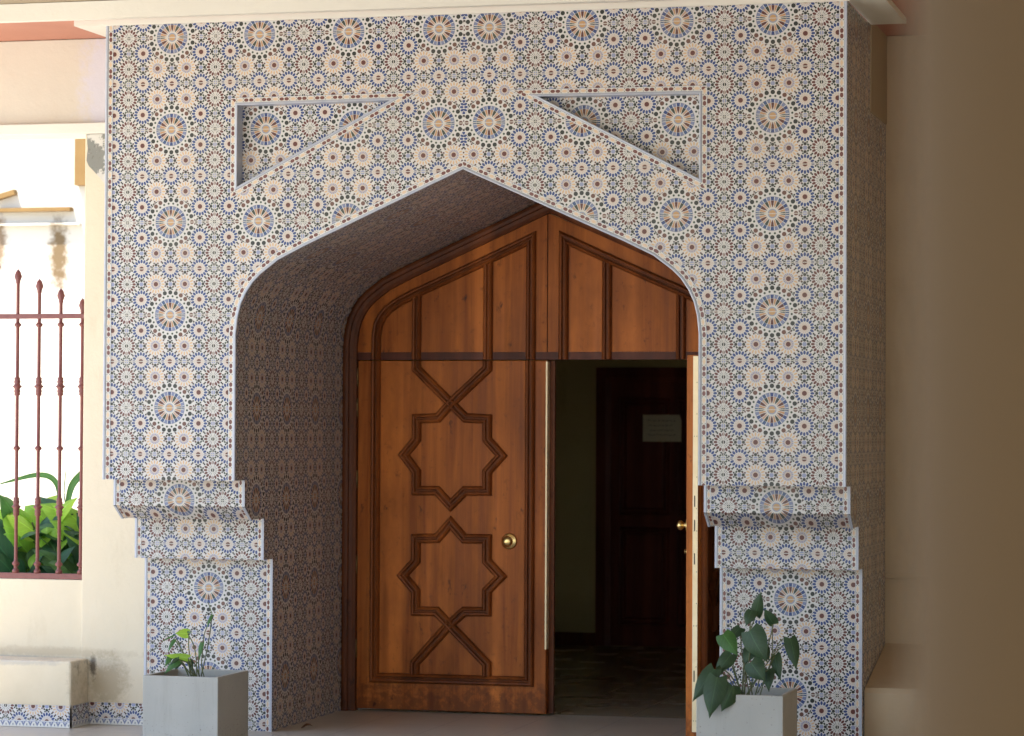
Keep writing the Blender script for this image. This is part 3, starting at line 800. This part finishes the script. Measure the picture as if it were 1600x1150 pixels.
potted('potted_plant', 'dark green drooping heart leaved plant spilling over the right planter', -.49, 1.6,
       [(505, 248, 547, 66, 92, 0, 0, .04), (478, 212, 432, 330, 90, -.02, 0), (640, 312, 568, 192, 90, 0, 0, .04), (462, 362, 596, 600, 190, -.05, 0, .1), (262, 388, 374, 552, 135, -.03, 1, .1),
        (392, 338, 305, 445, 85, .04, 0), (485, 468, 422, 622, 110, 0, 0), (765, 418, 812, 662, 105, 0, 0), (652, 542, 696, 742, 90, 0, 0), (470, 596, 582, 745, 150, -.08, 0, .1),
        (603, 650, 606, 822, 92, -.02, 0), (325, 535, 198, 695, 110, -.06, 0), (218, 712, 160, 1020, 165, -.22, 0, .08), (195, 650, 32, 895, 130, -.17, 0), (335, 775, 250, 968, 150, -.2, 0, .08),
        (560, 480, 610, 590, 80, .03, 0), (250, 640, 190, 720, 60, -.1, 0)],
       [[(520, 830), (610, 640), (632, 520), (630, 310)], [(600, 650), (650, 510), (700, 430), (765, 418)]], (1075, 910), 4.789, (450, 835, 70), .345, 9)

# bed behind the grille
bed = MB(); bed.box((-4.6, .95, -.05), (-1.9, 2.3, .74)); tag(bed.build('flower_bed', 'soil'), kind='structure')
rn = random.Random(12)
def broad(px, yc, h, n, lab, bright):
    e = empty('broad_leaf_plant', (px, yc, .74), label=lab, cat='plant', group='leafy plants behind the window grille')
    f = MB(); st = MB()
    for k in range(n):
        a = rn.uniform(0, 2*pi); t = rn.random()
        reach = rn.uniform(.04, .24); hb = h*rn.uniform(.25, .8)
        b = Vector((cos(a)*reach*.5, sin(a)*reach*.35, hb))
        tl = rn.uniform(.22, .38); el_ = rn.uniform(-.5, .8)
        tp_ = b+Vector((cos(a)*cos(el_), sin(a)*cos(el_)*.6, sin(el_)))*tl
        leafmesh(f, b, tp_, tl*rn.uniform(.34, .55), Vector((rn.uniform(-.5, .5), -.9, .9)), rn.uniform(.05, .22), .35, 9, 0 if rn.random() < bright else rn.choice((1, 2)), 'blade')
        st.tube(curve([(rn.uniform(-.02, .02), rn.uniform(-.02, .02), -.01), (b.x*.4, b.y*.4, b.z*.6), tuple(b)], 5), .005, 6)
    f.build('foliage', ['leaf_bright', 'leaf_deep', 'leaf_mid'], e); st.build('stem', 'stem_green', e)
    return e
broad(-3.12, 1.35, .46, 26, 'bright green broad leaved plant behind the iron bars at the left frame edge', .5)
broad(-2.90, 1.28, .50, 28, 'tallest light green plant behind the second iron bar, arching leaves', .65)
broad(-2.72, 1.35, .44, 24, 'dark green broad leaved plant behind the third iron bar', .3)
broad(-2.56, 1.30, .40, 24, 'green plant with upright leaves behind the bar nearest the wall pier', .5)
broad(-2.95, 1.10, .16, 18, 'low dark leaved plant just above the grille bottom rail', .05)
broad(-2.62, 1.08, .14, 16, 'low deep green leaves beside the wall pier behind the bottom rail', .05)
# a few hand placed arching blades
e = empty('arching_plant', (-2.9, 1.5, .74), label='plant with long thin arching leaves above the others behind the bars', cat='plant')
f = MB(); lo = Vector((-2.9, 1.5, .74))
for pts, w in (([(95, 800), (88, 755), (60, 742), (0, 756)], .035), ([(103, 800), (112, 760), (130, 738), (133, 735)], .045), ([(104, 800), (100, 770), (103, 732)], .006), ([(40, 850), (20, 790), (0, 806)], .05)):
    c = curve([onplane(x, y, 1.5)-lo for x, y in pts], 7); nn = len(c)-1; ed = []
    for i in range(nn+1):
        d_ = (c[min(i+1, nn)]-c[max(i-1, 0)]).normalized(); s_ = d_.cross(Vector((0, -1, 0))).normalized()
        w0 = w*sin(pi*min(.97, i/nn*.9+.1))**.6/2; ed.append((c[i]-s_*w0, c[i]+Vector((0, .01, -.3*w0)), c[i]+s_*w0, i/nn))
    for A_, B_ in zip(ed, ed[1:]):
        f.face([A_[0], A_[1], B_[1], B_[0]], [(A_[3], 0), (A_[3], .5), (B_[3], .5), (B_[3], 0)], 0, True)
        f.face([A_[1], A_[2], B_[2], B_[1]], [(A_[3], .5), (A_[3], 1), (B_[3], 1), (B_[3], .5)], 0, True)
f.build('foliage', 'leaf_mid', e)


# ================================================================== HOUSE ACROSS THE COURTYARD
hs = empty('white_house', (-5.2, 6, 0), label='sunlit white building seen through the barred window, with brown stained cornice', cat='building')
lo = Vector((-5.2, 6, 0))
def hbox(name, a, c, mat): m = MB(); m.box(Vector(a)-lo, Vector(c)-lo); return m.build(name, mat, hs)
hbox('wall', (-12, 6, -.06), (-2.6, 6.3, 6.5), 'outer_plaster')
hbox('cornice', (-5.42, 5.93, 3.345), (-4.81, 5.998, 3.375), 'amber_plaster')
hbox('cornice', (-5.46, 5.95, 3.24), (-4.74, 5.998, 3.255), 'outer_plaster')
m = MB(); m.sweep([(-5.9, 3.33), (-5.28, 3.50)], [(-.02, 0), (-.02, .06), (.02, .06), (.02, 0)], False, lambda x, z, h: (x+5.2, -h-.001, z)); m.build('pediment', 'amber_plaster', hs)
hbox('beam_end', (-4.775, 5.93, 3.54), (-4.3, 5.998, 4.2), 'amber_plaster')

# a dry leaf on the floor
m = MB(); leafmesh(m, (-.03, 0, .006), (.03, .01, .01), .035, (0, .1, 1), .3, .8, 5); o = m.build('fallen_leaf', 'dry_leaf', loc=(-1.127, .832, .002), merge=False)
tag(o, label='small curled brown dry leaf on the floor beside the left jamb', cat='leaf')
